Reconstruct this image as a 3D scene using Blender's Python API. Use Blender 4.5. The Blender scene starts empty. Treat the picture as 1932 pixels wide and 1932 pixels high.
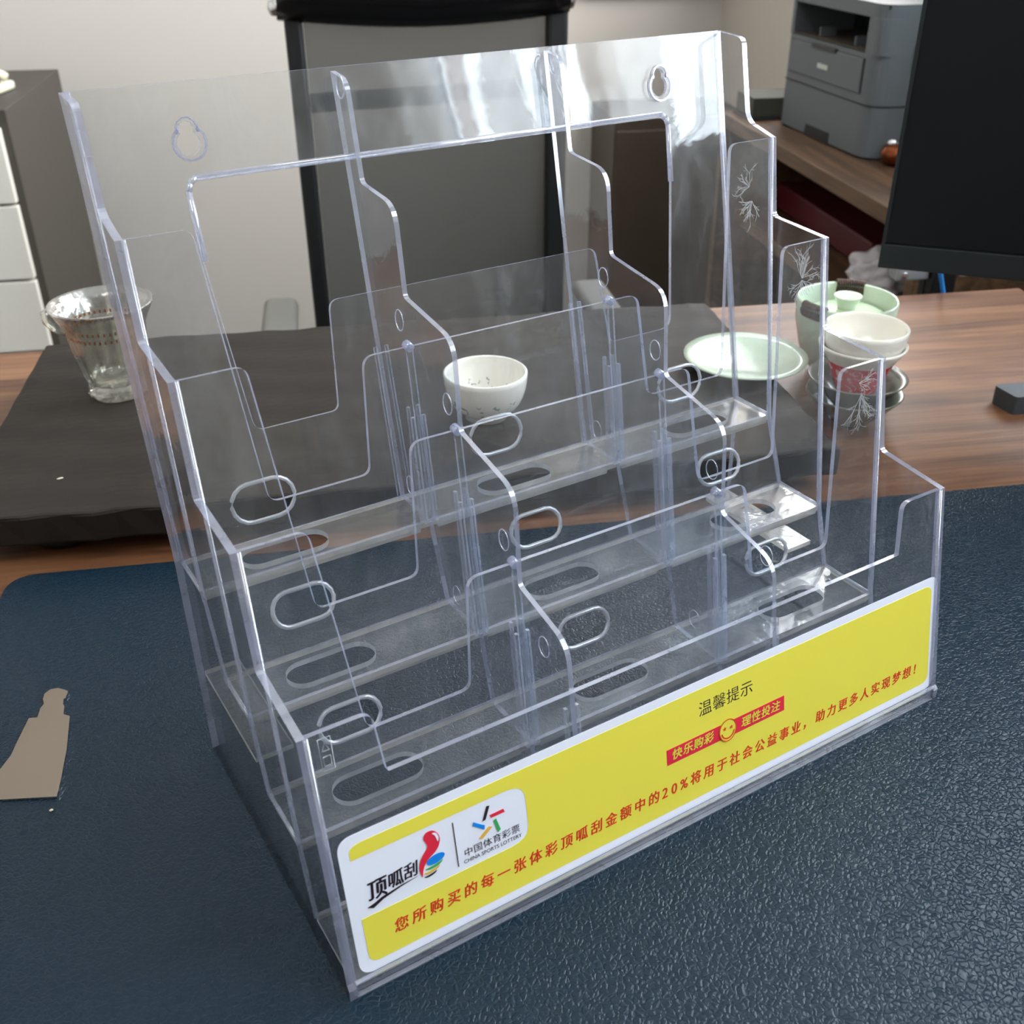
import bpy, bmesh, math, random
from mathutils import Vector, Matrix
from mathutils.geometry import tessellate_polygon
random.seed(7)
sc = bpy.context.scene
COL = sc.collection
# ------------------------------------------------------------------ camera
cam_d = bpy.data.cameras.new('camera')
cam = bpy.data.objects.new('camera', cam_d); COL.objects.link(cam); sc.camera = cam
r = (0.85086599, -0.5253372, -0.0069206)
d = (-0.27321875, -0.43119264, -0.85989792)
f = (0.44875225, 0.73354873, -0.51041912)
cam.matrix_world = Matrix(((r[0], -d[0], -f[0], -0.08721402), (r[1], -d[1], -f[1], -0.27395686),
                           (r[2], -d[2], -f[2], 0.40118042), (0, 0, 0, 1)))
cam_d.sensor_width = 36; cam_d.lens = 2025.24 / 1932 * 36
cam_d.clip_start = .01; cam_d.clip_end = 50
cam_d.dof.use_dof = True; cam_d.dof.focus_distance = 0.56; cam_d.dof.aperture_fstop = 17
# ------------------------------------------------------------------ world, light, exposure
wd = bpy.data.worlds.new('world'); sc.world = wd; wd.use_nodes = True
wd.node_tree.nodes['Background'].inputs[0].default_value = (0.80, 0.90, 1.0, 1)
wd.node_tree.nodes['Background'].inputs[1].default_value = 0.9
sc.view_settings.view_transform = 'Standard'; sc.view_settings.look = 'None'
sc.view_settings.exposure = 0.22; sc.view_settings.gamma = 1.0
sc.view_settings.use_curve_mapping = False
cy = sc.cycles
cy.max_bounces = 12; cy.transparent_max_bounces = 64; cy.transmission_bounces = 10; cy.glossy_bounces = 5; cy.diffuse_bounces = 3
cy.use_adaptive_sampling = True; cy.adaptive_threshold = 0.07; cy.adaptive_min_samples = 16
cy.use_denoising = True; cy.caustics_reflective = True; cy.caustics_refractive = True
cy.sample_clamp_indirect = 6.0
A = math.radians(-22.5)                     # the desk and the room stand turned against the holder
RZ = Matrix.Rotation(A, 4, 'Z')
def W(u, v, z=0.0):
    return Vector((u*math.cos(A) - v*math.sin(A), u*math.sin(A) + v*math.cos(A), z))
def area(name, u, v, z, rz, rx, sx, sy, power, color=(1, 1, 1)):
    l = bpy.data.lights.new(name, 'AREA'); l.shape = 'RECTANGLE'; l.size = sx; l.size_y = sy
    l.energy = power; l.color = color
    o = bpy.data.objects.new(name, l); COL.objects.link(o)
    o.matrix_world = Matrix.Translation(W(u, v, z)) @ RZ @ Matrix.Rotation(rz, 4, 'Z') @ Matrix.Rotation(rx, 4, 'X')
    return o
# daylight outside the right-hand wall's windows, the third added to brighten the back wall (they face into the room, towards -u)
area('daylight_window_1', 1.27, -0.26, 1.02, math.pi/2, math.pi/2, 0.84, 1.5, 56, (.84, .93, 1.0))
area('daylight_window_2', 1.27, 0.70, 1.02, math.pi/2, math.pi/2, 1.0, 1.5, 84, (.84, .93, 1.0))
area('added_fill_window_3', 1.27, 2.1, 1.1, math.pi/2, math.pi/2, 1.0, 1.5, 92, (1.0, .965, .93))  # added light for the back wall, from an unseen third window
# fill light added under the ceiling behind the camera, no known lamp
area('added_ceiling_fill_glow', -0.5, -0.6, 1.92, 0, 0, 0.9, 0.9, 12, (1.0, .96, .9))

# ------------------------------------------------------------------ materials
def mat(name):
    m = bpy.data.materials.new(name); m.use_nodes = True
    nt = m.node_tree; nt.nodes.clear()
    out = nt.nodes.new('ShaderNodeOutputMaterial')
    return m, nt, out
def N(nt, t, **k):
    n = nt.nodes.new(t)
    for a, b in k.items(): setattr(n, a, b)
    return n
def srgb(c):
    return tuple((x/255/12.92 if x/255 <= .04045 else ((x/255+.055)/1.055)**2.4) for x in c)
def pbr(name, rgb, rough=.5, metal=0, bump=0, bscale=200, var=0, vscale=20, spec=.5, coat=0, stretch=None, sss=0, emit=0):
    m, nt, out = mat(name)
    p = N(nt, 'ShaderNodeBsdfPrincipled'); nt.links.new(p.outputs[0], out.inputs[0])
    c = srgb(rgb); p.inputs['Base Color'].default_value = (*c, 1)
    p.inputs['Roughness'].default_value = rough; p.inputs['Metallic'].default_value = metal
    p.inputs['Specular IOR Level'].default_value = spec
    if coat: p.inputs['Coat Weight'].default_value = coat; p.inputs['Coat Roughness'].default_value = .08
    tc = N(nt, 'ShaderNodeTexCoord'); mp = N(nt, 'ShaderNodeMapping'); nt.links.new(tc.outputs['Object'], mp.inputs[0])
    if stretch: mp.inputs['Scale'].default_value = stretch
    if var:
        nz = N(nt, 'ShaderNodeTexNoise'); nz.inputs['Scale'].default_value = vscale; nz.inputs['Detail'].default_value = 5
        nt.links.new(mp.outputs[0], nz.inputs[0])
        mx = N(nt, 'ShaderNodeMix', data_type='RGBA'); nt.links.new(nz.outputs[0], mx.inputs[0])
        mx.inputs[6].default_value = (*[x*(1-var) for x in c], 1); mx.inputs[7].default_value = (*[min(1, x*(1+var)) for x in c], 1)
        nt.links.new(mx.outputs[2], p.inputs['Base Color'])
    if bump:
        nz = N(nt, 'ShaderNodeTexNoise'); nz.inputs['Scale'].default_value = bscale; nz.inputs['Detail'].default_value = 4
        nt.links.new(mp.outputs[0], nz.inputs[0])
        bp = N(nt, 'ShaderNodeBump'); bp.inputs['Strength'].default_value = bump; bp.inputs['Distance'].default_value = .002
        nt.links.new(nz.outputs[0], bp.inputs['Height']); nt.links.new(bp.outputs[0], p.inputs['Normal'])
    if emit:
        p.inputs['Emission Color'].default_value = (*c, 1); p.inputs['Emission Strength'].default_value = emit
    return m

def clear_plastic(name, tint=(.975, .98, .985), ior=1.52, rough=.015, bstr=.12, bscale=26, boost=1.0, frost_haze=0.0, tree=0.0):
    """clear sheet: light passes straight through, both faces mirror the room by Fresnel; slightly wavy moulding"""
    m, nt, out = mat(name)
    tc = N(nt, 'ShaderNodeTexCoord')
    nz = N(nt, 'ShaderNodeTexNoise'); nz.inputs['Scale'].default_value = bscale; nz.inputs['Detail'].default_value = 3.5; nz.inputs['Distortion'].default_value = 1.2
    nt.links.new(tc.outputs['Object'], nz.inputs[0])
    bp = N(nt, 'ShaderNodeBump'); bp.inputs['Strength'].default_value = bstr; bp.inputs['Distance'].default_value = .004
    nt.links.new(nz.outputs[0], bp.inputs['Height'])
    geo = N(nt, 'ShaderNodeNewGeometry')
    io = N(nt, 'ShaderNodeMix'); io.inputs[2].default_value = ior; io.inputs[3].default_value = 1/ior
    nt.links.new(geo.outputs['Backfacing'], io.inputs[0])
    fr = N(nt, 'ShaderNodeFresnel'); nt.links.new(io.outputs[0], fr.inputs[0]); nt.links.new(bp.outputs[0], fr.inputs[1])
    mu = N(nt, 'ShaderNodeMath', operation='MULTIPLY'); mu.use_clamp = True; mu.inputs[1].default_value = boost
    nt.links.new(fr.outputs[0], mu.inputs[0])
    tr = N(nt, 'ShaderNodeBsdfTransparent'); tr.inputs[0].default_value = (*tint, 1)
    gl = N(nt, 'ShaderNodeBsdfGlossy'); gl.inputs['Roughness'].default_value = rough
    nt.links.new(bp.outputs[0], gl.inputs['Normal'])
    ms = N(nt, 'ShaderNodeMixShader'); nt.links.new(mu.outputs[0], ms.inputs[0])
    nt.links.new(tr.outputs[0], ms.inputs[1]); nt.links.new(gl.outputs[0], ms.inputs[2])
    last = ms
    if frost_haze:
        # water-mark fronds, plus a pale film painting in the haze of inner reflections
        dd = N(nt, 'ShaderNodeBsdfDiffuse'); dd.inputs[0].default_value = (.75, .78, .82, 1)
        gg = N(nt, 'ShaderNodeBsdfGlossy'); gg.inputs['Roughness'].default_value = .34; nt.links.new(bp.outputs[0], gg.inputs['Normal'])
        df = N(nt, 'ShaderNodeMixShader'); df.inputs[0].default_value = .72
        nt.links.new(dd.outputs[0], df.inputs[1]); nt.links.new(gg.outputs[0], df.inputs[2])
        n2 = N(nt, 'ShaderNodeTexNoise'); n2.inputs['Scale'].default_value = 34; n2.inputs['Detail'].default_value = 8; n2.inputs['Roughness'].default_value = .7; n2.inputs['Distortion'].default_value = 1.5
        mp = N(nt, 'ShaderNodeMapping'); mp.inputs['Scale'].default_value = (1, 1, .45)
        nt.links.new(tc.outputs['Object'], mp.inputs[0]); nt.links.new(mp.outputs[0], n2.inputs[0])
        rr = N(nt, 'ShaderNodeMapRange'); rr.inputs[1].default_value = .48; rr.inputs[2].default_value = .72; rr.inputs[3].default_value = frost_haze*.25; rr.inputs[4].default_value = frost_haze
        nt.links.new(n2.outputs[0], rr.inputs[0])
        m2 = N(nt, 'ShaderNodeMixShader'); nt.links.new(rr.outputs[0], m2.inputs[0])
        nt.links.new(ms.outputs[0], m2.inputs[1]); nt.links.new(df.outputs[0], m2.inputs[2]); last = m2
    nt.links.new(last.outputs[0], out.inputs[0])
    return m

def edge_plastic(name, col=(.74, .77, .92), op=.62):
    """cut or moulded edge: pale half-opaque colour stands in for light piped through the sheet"""
    m, nt, out = mat(name)
    tc = N(nt, 'ShaderNodeTexCoord')
    nz = N(nt, 'ShaderNodeTexNoise'); nz.inputs['Scale'].default_value = 60; nz.inputs['Detail'].default_value = 3
    nt.links.new(tc.outputs['Object'], nz.inputs[0])
    rr = N(nt, 'ShaderNodeMapRange'); rr.inputs[1].default_value = .35; rr.inputs[2].default_value = .7
    rr.inputs[3].default_value = op*.75; rr.inputs[4].default_value = min(1, op*1.15)
    nt.links.new(nz.outputs[0], rr.inputs[0])
    df = N(nt, 'ShaderNodeBsdfDiffuse'); df.inputs[0].default_value = (*col, 1)  # pale colour carries the glow of the edge
    tl = N(nt, 'ShaderNodeBsdfTranslucent'); tl.inputs[0].default_value = (*col, 1)
    a = N(nt, 'ShaderNodeMixShader'); a.inputs[0].default_value = .5
    nt.links.new(df.outputs[0], a.inputs[1]); nt.links.new(tl.outputs[0], a.inputs[2])
    tr = N(nt, 'ShaderNodeBsdfTransparent'); tr.inputs[0].default_value = (.93, .94, .97, 1)
    b = N(nt, 'ShaderNodeMixShader'); nt.links.new(rr.outputs[0], b.inputs[0])
    nt.links.new(tr.outputs[0], b.inputs[1]); nt.links.new(a.outputs[0], b.inputs[2])
    gl = N(nt, 'ShaderNodeBsdfGlossy'); gl.inputs['Roughness'].default_value = .12
    c = N(nt, 'ShaderNodeMixShader'); c.inputs[0].default_value = .22
    nt.links.new(b.outputs[0], c.inputs[1]); nt.links.new(gl.outputs[0], c.inputs[2])
    nt.links.new(c.outputs[0], out.inputs[0])
    return m

def wood(name, dark, mid, light, axis=0, rough=.35, scale=1.0):
    m, nt, out = mat(name)
    p = N(nt, 'ShaderNodeBsdfPrincipled'); nt.links.new(p.outputs[0], out.inputs[0])
    tc = N(nt, 'ShaderNodeTexCoord'); mp = N(nt, 'ShaderNodeMapping'); nt.links.new(tc.outputs['Object'], mp.inputs[0])
    s = [14*scale]*3; s[axis] = 1.1*scale; mp.inputs['Scale'].default_value = s
    n1 = N(nt, 'ShaderNodeTexNoise'); n1.inputs['Scale'].default_value = 3; n1.inputs['Detail'].default_value = 9; n1.inputs['Roughness'].default_value = .62; n1.inputs['Distortion'].default_value = .6
    nt.links.new(mp.outputs[0], n1.inputs[0])
    mp2 = N(nt, 'ShaderNodeMapping'); nt.links.new(tc.outputs['Object'], mp2.inputs[0])
    s2 = [160*scale]*3; s2[axis] = 5*scale; mp2.inputs['Scale'].default_value = s2
    n2 = N(nt, 'ShaderNodeTexNoise'); n2.inputs['Scale'].default_value = 2; n2.inputs['Detail'].default_value = 4
    nt.links.new(mp2.outputs[0], n2.inputs[0])
    ad = N(nt, 'ShaderNodeMath', operation='MULTIPLY_ADD'); ad.inputs[1].default_value = .28; nt.links.new(n2.outputs[0], ad.inputs[0]); nt.links.new(n1.outputs[0], ad.inputs[2])
    cr = N(nt, 'ShaderNodeValToRGB'); nt.links.new(ad.outputs[0], cr.inputs[0])
    cr.color_ramp.elements[0].position = .44; cr.color_ramp.elements[0].color = (*srgb(dark), 1)
    cr.color_ramp.elements[1].position = .86; cr.color_ramp.elements[1].color = (*srgb(light), 1)
    e = cr.color_ramp.elements.new(.63); e.color = (*srgb(mid), 1)
    nt.links.new(cr.outputs[0], p.inputs['Base Color'])
    p.inputs['Roughness'].default_value = rough; p.inputs['Specular IOR Level'].default_value = .5
    bp = N(nt, 'ShaderNodeBump'); bp.inputs['Strength'].default_value = .12; bp.inputs['Distance'].default_value = .001
    nt.links.new(n2.outputs[0], bp.inputs['Height']); nt.links.new(bp.outputs[0], p.inputs['Normal'])
    return m

def leather(name):
    m, nt, out = mat(name)
    p = N(nt, 'ShaderNodeBsdfPrincipled'); nt.links.new(p.outputs[0], out.inputs[0])
    p.inputs['Base Color'].default_value = (*srgb((13, 33, 47)), 1); p.inputs['Roughness'].default_value = .33
    p.inputs['Specular IOR Level'].default_value = .24
    tc = N(nt, 'ShaderNodeTexCoord')
    wn = N(nt, 'ShaderNodeTexNoise'); wn.inputs['Scale'].default_value = 220; wn.inputs['Detail'].default_value = 2
    nt.links.new(tc.outputs['Object'], wn.inputs[0])
    ma = N(nt, 'ShaderNodeVectorMath', operation='MULTIPLY_ADD'); ma.inputs[1].default_value = (.0045, .0045, .0045)
    nt.links.new(wn.outputs['Color'], ma.inputs[0]); nt.links.new(tc.outputs['Object'], ma.inputs[2])
    vo = N(nt, 'ShaderNodeTexVoronoi', feature='DISTANCE_TO_EDGE'); vo.inputs['Scale'].default_value = 330
    nt.links.new(ma.outputs[0], vo.inputs['Vector'])
    rr = N(nt, 'ShaderNodeMapRange'); rr.inputs[1].default_value = 0; rr.inputs[2].default_value = .22; nt.links.new(vo.outputs['Distance'], rr.inputs[0])
    n3 = N(nt, 'ShaderNodeTexNoise'); n3.inputs['Scale'].default_value = 90; n3.inputs['Detail'].default_value = 3; nt.links.new(tc.outputs['Object'], n3.inputs[0])
    ad = N(nt, 'ShaderNodeMath', operation='ADD'); nt.links.new(rr.outputs[0], ad.inputs[0]); nt.links.new(n3.outputs[0], ad.inputs[1])
    bp = N(nt, 'ShaderNodeBump'); bp.inputs['Strength'].default_value = .40; bp.inputs['Distance'].default_value = .0006
    nt.links.new(ad.outputs[0], bp.inputs['Height']); nt.links.new(bp.outputs[0], p.inputs['Normal'])
    return m

def mesh_cloth(name, rgb, op=.72):
    m, nt, out = mat(name)
    tc = N(nt, 'ShaderNodeTexCoord')
    wv = N(nt, 'ShaderNodeTexWave', bands_direction='Z'); wv.inputs['Scale'].default_value = 150; wv.inputs['Distortion'].default_value = .3
    nt.links.new(tc.outputs['Object'], wv.inputs[0])
    df = N(nt, 'ShaderNodeBsdfDiffuse'); df.inputs[0].default_value = (*srgb(rgb), 1)
    tr = N(nt, 'ShaderNodeBsdfTransparent')
    rr = N(nt, 'ShaderNodeMapRange'); rr.inputs[3].default_value = op-.05; rr.inputs[4].default_value = op+.05
    nt.links.new(wv.outputs[0], rr.inputs[0])
    ms = N(nt, 'ShaderNodeMixShader'); nt.links.new(rr.outputs[0], ms.inputs[0]); nt.links.new(tr.outputs[0], ms.inputs[1]); nt.links.new(df.outputs[0], ms.inputs[2])
    nt.links.new(ms.outputs[0], out.inputs[0]); return m

def glass_mat(name, col=(1, 1, .97), rough=.0):
    m, nt, out = mat(name)
    g = N(nt, 'ShaderNodeBsdfGlass'); g.inputs['Color'].default_value = (*col, 1); g.inputs['Roughness'].default_value = rough; g.inputs['IOR'].default_value = 1.5
    nt.links.new(g.outputs[0], out.inputs[0]); return m

def sheer(name, rgb):
    m, nt, out = mat(name)
    tl = N(nt, 'ShaderNodeBsdfTranslucent'); tl.inputs[0].default_value = (*srgb(rgb), 1)
    df = N(nt, 'ShaderNodeBsdfDiffuse'); df.inputs[0].default_value = (*srgb(rgb), 1)
    tr = N(nt, 'ShaderNodeBsdfTransparent')
    a = N(nt, 'ShaderNodeMixShader'); a.inputs[0].default_value = .35; nt.links.new(tl.outputs[0], a.inputs[1]); nt.links.new(df.outputs[0], a.inputs[2])
    b = N(nt, 'ShaderNodeMixShader'); b.inputs[0].default_value = .72; nt.links.new(tr.outputs[0], b.inputs[1]); nt.links.new(a.outputs[0], b.inputs[2])
    nt.links.new(b.outputs[0], out.inputs[0]); return m

def teacup_print(name, base, ink, lo, hi, cover=.56, sc_=70, second=None):
    """glazed china with a small painted pattern in a band of heights (object z)"""
    m, nt, out = mat(name)
    p = N(nt, 'ShaderNodeBsdfPrincipled'); nt.links.new(p.outputs[0], out.inputs[0])
    p.inputs['Roughness'].default_value = .18
    tc = N(nt, 'ShaderNodeTexCoord'); nz = N(nt, 'ShaderNodeTexNoise'); nz.inputs['Scale'].default_value = sc_; nz.inputs['Detail'].default_value = 4; nz.inputs['Distortion'].default_value = 2
    nt.links.new(tc.outputs['Object'], nz.inputs[0])
    st = N(nt, 'ShaderNodeMapRange'); st.inputs[1].default_value = cover; st.inputs[2].default_value = cover+.03; nt.links.new(nz.outputs[0], st.inputs[0])
    sp = N(nt, 'ShaderNodeSeparateXYZ'); nt.links.new(tc.outputs['Object'], sp.inputs[0])
    l = N(nt, 'ShaderNodeMath', operation='GREATER_THAN'); l.inputs[1].default_value = lo; nt.links.new(sp.outputs[2], l.inputs[0])
    h = N(nt, 'ShaderNodeMath', operation='LESS_THAN'); h.inputs[1].default_value = hi; nt.links.new(sp.outputs[2], h.inputs[0])
    a = N(nt, 'ShaderNodeMath', operation='MULTIPLY'); nt.links.new(l.outputs[0], a.inputs[0]); nt.links.new(h.outputs[0], a.inputs[1])
    b = N(nt, 'ShaderNodeMath', operation='MULTIPLY'); nt.links.new(a.outputs[0], b.inputs[0]); nt.links.new(st.outputs[0], b.inputs[1])
    mx = N(nt, 'ShaderNodeMix', data_type='RGBA'); nt.links.new(b.outputs[0], mx.inputs[0])
    mx.inputs[6].default_value = (*srgb(base), 1); mx.inputs[7].default_value = (*srgb(ink), 1)
    nt.links.new(mx.outputs[2], p.inputs['Base Color']); return m

M = {}
M['face'] = clear_plastic('clear_plastic_face', frost_haze=.085, bstr=.14, bscale=14)
M['wavy'] = clear_plastic('clear_plastic_wavy', bstr=.05, bscale=13, frost_haze=.075, rough=.03)
M['div'] = clear_plastic('clear_plastic_divider', tint=(.93, .955, .985), frost_haze=.06)
M['edge'] = edge_plastic('plastic_edge', (.50, .53, .70), .52)
M['mark'] = edge_plastic('water_mark', (.80, .83, .86), .5)
M['hole'] = edge_plastic('plastic_hole_edge', (.82, .83, .86), .58)
M['edge_soft'] = edge_plastic('plastic_edge_soft', (.66, .69, .84), op=.36)
M['edge_warm'] = edge_plastic('plastic_edge_floor', (.74, .71, .66), .72)
M['yellow'] = pbr('sticker_yellow', (230, 219, 78), .35)
M['white'] = pbr('sticker_white', (232, 236, 250), .35)
M['red'] = pbr('print_red', (222, 62, 36), .4)
M['crimson'] = pbr('print_crimson', (222, 42, 66), .4)
M['ink'] = pbr('print_black', (38, 26, 40), .4)
M['blue'] = pbr('print_blue', (20, 132, 226), .4)
M['green'] = pbr('print_green', (60, 166, 92), .4)
M['orange'] = pbr('print_orange', (228, 182, 76), .4)
M['leather'] = leather('blue_black_leather')
M['walnut'] = wood('walnut', (66, 37, 22), (102, 66, 42), (136, 96, 66), 0, .42)
M['walnut_dull'] = wood('walnut_side', (52, 36, 24), (84, 60, 40), (116, 88, 60), 1, .5)
M['slate'] = pbr('slate', (34, 29, 25), .62, spec=.22, bump=.5, bscale=45, var=.25, vscale=14)
M['plaster'] = pbr('wall_paint', (206, 201, 194), .9, bump=.05, bscale=60)
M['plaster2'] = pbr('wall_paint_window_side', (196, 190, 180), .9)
M['ceil'] = pbr('ceiling_paint', (225, 224, 220), .9)
M['floor'] = pbr('floor_tile', (66, 58, 50), .45, var=.1)
M['black'] = pbr('black_plastic', (12, 13, 15), .5, bump=.1, bscale=300)
M['blackglossy'] = pbr('black_gloss', (14, 14, 16), .25)
M['screen'] = pbr('monitor_screen', (9, 12, 18), .5, spec=.25)
M['bezel'] = pbr('monitor_bezel', (30, 35, 37), .55, spec=.3)
M['metal'] = pbr('brushed_steel', (150, 138, 126), .42, metal=1, bump=.06, bscale=220, stretch=(1, 14, 1))
M['steel'] = pbr('bright_steel', (215, 215, 218), .22, metal=1)
M['meshc'] = mesh_cloth('chair_mesh', (58, 60, 59), .84)
M['greyarm'] = pbr('grey_armrest', (112, 110, 104), .6)
M['cab_grey'] = pbr('cabinet_grey', (72, 68, 62), .6)
M['cab_white'] = pbr('cabinet_white', (240, 237, 228), .5)
M['printer'] = pbr('printer_grey', (92, 98, 102), .5)
M['printer_d'] = pbr('printer_dark', (16, 20, 27), .4)
M['printer_m'] = pbr('printer_mid', (88, 93, 97), .5)
M['badge'] = pbr('badge', (190, 194, 190), .4)
M['china'] = pbr('white_china', (240, 236, 226), .15, coat=.4)
M['china_fl'] = teacup_print('china_with_grey_flowers', (238, 234, 224), (150, 152, 150), .005, .021, .56, 90)
M['celadon'] = pbr('celadon_glaze', (206, 222, 200), .15, coat=.4, var=.05, vscale=60)
M['celadon_in'] = pbr('celadon_glaze_deep', (190, 210, 172), .18, coat=.4)
M['redcup'] = teacup_print('red_flower_china', (212, 18, 32), (236, 190, 196), .004, .034, .57, 110)
M['saucer'] = pbr('grey_green_glaze', (104, 106, 96), .25, coat=.3, var=.3, vscale=60)
M['wrap'] = pbr('brown_cord', (78, 56, 48), .8)
M['glass'] = clear_plastic('pitcher_glass', (.95, .945, .90), 1.6, .01, .25, 60, 3.0, .16)
M['gold'] = pbr('gold_rings', (150, 96, 60), .3, metal=.6)
M['gadget'] = pbr('dark_grey_plastic', (58, 64, 70), .45)
M['sheer'] = sheer('sheer_curtain', (236, 232, 226))
M['sheer2'] = sheer('rose_curtain', (190, 164, 156))
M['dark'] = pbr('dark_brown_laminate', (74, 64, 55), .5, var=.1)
M['redbox'] = pbr('red_box', (84, 15, 27), .5)
M['bag'] = pbr('white_bag', (205, 200, 205), .4)
M['copper'] = pbr('copper', (120, 66, 40), .3, metal=1)
M['bluecable'] = pbr('blue_cable', (40, 130, 210), .4)
M['skirt'] = pbr('grey_board', (70, 72, 66), .6)
M['pane'] = clear_plastic('window_pane', bstr=0, ior=1.5)
M['frame'] = pbr('window_frame', (200, 202, 204), .4)
M['pale'] = pbr('pale_metal', (176, 182, 184), .35, metal=.5)
M['crumb'] = pbr('crumb', (190, 184, 160), .7)
M['navy'] = pbr('navy_pen', (26, 30, 96), .4)
M['cream'] = pbr('cream_plastic', (226, 224, 204), .4)
M['olive'] = pbr('black_bottle', (24, 22, 14), .3)

# ------------------------------------------------------------------ mesh helpers
def link(name, me, parent=None, mats=(), smooth=False):
    o = bpy.data.objects.new(name, me); COL.objects.link(o)
    for m in mats: me.materials.append(m)
    if parent is not None: o.parent = parent
    if smooth:
        for p in me.polygons: p.use_smooth = True
    return o
def bm_obj(name, bm, parent=None, mats=(), smooth=False):
    bmesh.ops.recalc_face_normals(bm, faces=bm.faces)
    me = bpy.data.meshes.new(name); bm.to_mesh(me); bm.free()
    return link(name, me, parent, mats, smooth)
def tag(o, label=None, cat=None, group=None, kind=None):
    if label: o['label'] = label
    if cat: o['category'] = cat
    if group: o['group'] = group
    if kind: o['kind'] = kind
    return o
def empty(name, label, cat, u, v, z, rz=0.0, group=None, world=None):
    o = bpy.data.objects.new(name, None); COL.objects.link(o); o.empty_display_size = .05
    o.location = world if world is not None else W(u, v, z)
    o.rotation_euler = (0, 0, rz + (0 if world is not None else A))
    return tag(o, label, cat, group)
def add_box(bm, c, s, bev=0.0, mi=0, rot=None, seg=2):
    b2 = bmesh.new(); bmesh.ops.create_cube(b2, size=1)
    for v in b2.verts: v.co = Vector((v.co.x*s[0], v.co.y*s[1], v.co.z*s[2]))
    if bev: bmesh.ops.bevel(b2, geom=b2.edges[:], offset=bev, segments=seg, affect='EDGES', profile=.5)
    R = rot if rot else Matrix.Identity(4)
    join(bm, b2, Matrix.Translation(Vector(c)) @ R, mi)
def join(bm, b2, mtx=None, mi=None):
    me = bpy.data.meshes.new('tmp'); b2.to_mesh(me); b2.free()
    if mtx: me.transform(mtx)
    n = len(bm.faces); bm.from_mesh(me); bpy.data.meshes.remove(me)
    bm.faces.ensure_lookup_table()
    if mi is not None:
        for fc in bm.faces[n:]: fc.material_index = mi
def box(name, c, s, m, parent=None, bev=0.002, rot=None, seg=2):
    bm = bmesh.new(); add_box(bm, c, s, bev, 0, rot, seg); return bm_obj(name, bm, parent, [m])
def add_tube(bm, pts, rad, n=10, mi=0, cap=True):
    rings = []
    pts = [Vector(p) for p in pts]
    rads = rad if isinstance(rad, (list, tuple)) else [rad]*len(pts)
    up = Vector((0, 0, 1))
    for i, p in enumerate(pts):
        t = (pts[min(i+1, len(pts)-1)] - pts[max(i-1, 0)]).normalized()
        a = t.cross(up) if abs(t.dot(up)) < .95 else t.cross(Vector((1, 0, 0)))
        a.normalize(); b = t.cross(a)
        rings.append([bm.verts.new(p + (a*math.cos(k*2*math.pi/n) + b*math.sin(k*2*math.pi/n))*rads[i]) for k in range(n)])
    for i in range(len(rings)-1):
        for k in range(n):
            fc = bm.faces.new((rings[i][k], rings[i][(k+1) % n], rings[i+1][(k+1) % n], rings[i+1][k])); fc.material_index = mi; fc.smooth = True
    if cap:
        for rg in (rings[0], rings[-1]):
            try: fc = bm.faces.new(rg); fc.material_index = mi
            except ValueError: pass
def tube(name, pts, rad, m, parent=None, n=10):
    bm = bmesh.new(); add_tube(bm, pts, rad, n); return bm_obj(name, bm, parent, [m])
def lathe(name, prof, m, parent=None, n=56, flute=0.0, nf=0, flo=None, mats=None):
    """prof: closed-thickness profile [(r,z)...]; flute makes a lobed wall"""
    bm = bmesh.new(); rings = []
    for (rr, zz) in prof:
        ring = []
        if rr < 1e-6: ring = [bm.verts.new((0, 0, zz))]
        else:
            for k in range(n):
                a = 2*math.pi*k/n; q = rr
                if flute and (flo is None or flo[0] < zz < flo[1]): q = rr*(1 + flute*math.cos(nf*a))
                ring.append(bm.verts.new((q*math.cos(a), q*math.sin(a), zz)))
        rings.append(ring)
    for i in range(len(rings)-1):
        a, b = rings[i], rings[i+1]
        for k in range(n):
            if len(a) == 1 and len(b) == 1: continue
            if len(a) == 1: bm.faces.new((a[0], b[k], b[(k+1) % n]))
            elif len(b) == 1: bm.faces.new((a[k], a[(k+1) % n], b[0]))
            else: bm.faces.new((a[k], a[(k+1) % n], b[(k+1) % n], b[k]))
    return bm_obj(name, bm, parent, [m], smooth=True)
def rp(pts, seg=5):
    """polygon with rounded corners: (x, y, r)"""
    out = []; n = len(pts)
    for i, p in enumerate(pts):
        x, y = p[0], p[1]; rr = p[2] if len(p) > 2 else 0
        if not rr: out.append((x, y)); continue
        a = Vector(pts[i-1][:2]); b = Vector((x, y)); c = Vector(pts[(i+1) % n][:2])
        ra = min(rr, (a-b).length*.49); rc = min(rr, (c-b).length*.49)
        s = b + (a-b).normalized()*ra; e = b + (c-b).normalized()*rc
        for k in range(seg+1):
            t = k/seg; q = s*(1-t)**2 + b*2*t*(1-t) + e*t*t; out.append((q.x, q.y))
    return out
def stadium(cx, cy, hw, hh, n=9):
    o = []
    for s in (1, -1):
        for k in range(n):
            a = -math.pi/2 + math.pi*k/(n-1)
            o.append((cx + s*((hw-hh) + hh*math.cos(a)), cy + s*hh*math.sin(a)))
    return o
def ellipse(cx, cy, a, b, rot=0, n=28):
    return [(cx + a*math.cos(t)*math.cos(rot) - b*math.sin(t)*math.sin(rot), cy + a*math.cos(t)*math.sin(rot) + b*math.sin(t)*math.cos(rot)) for t in [2*math.pi*k/n for k in range(n)]]
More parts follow.
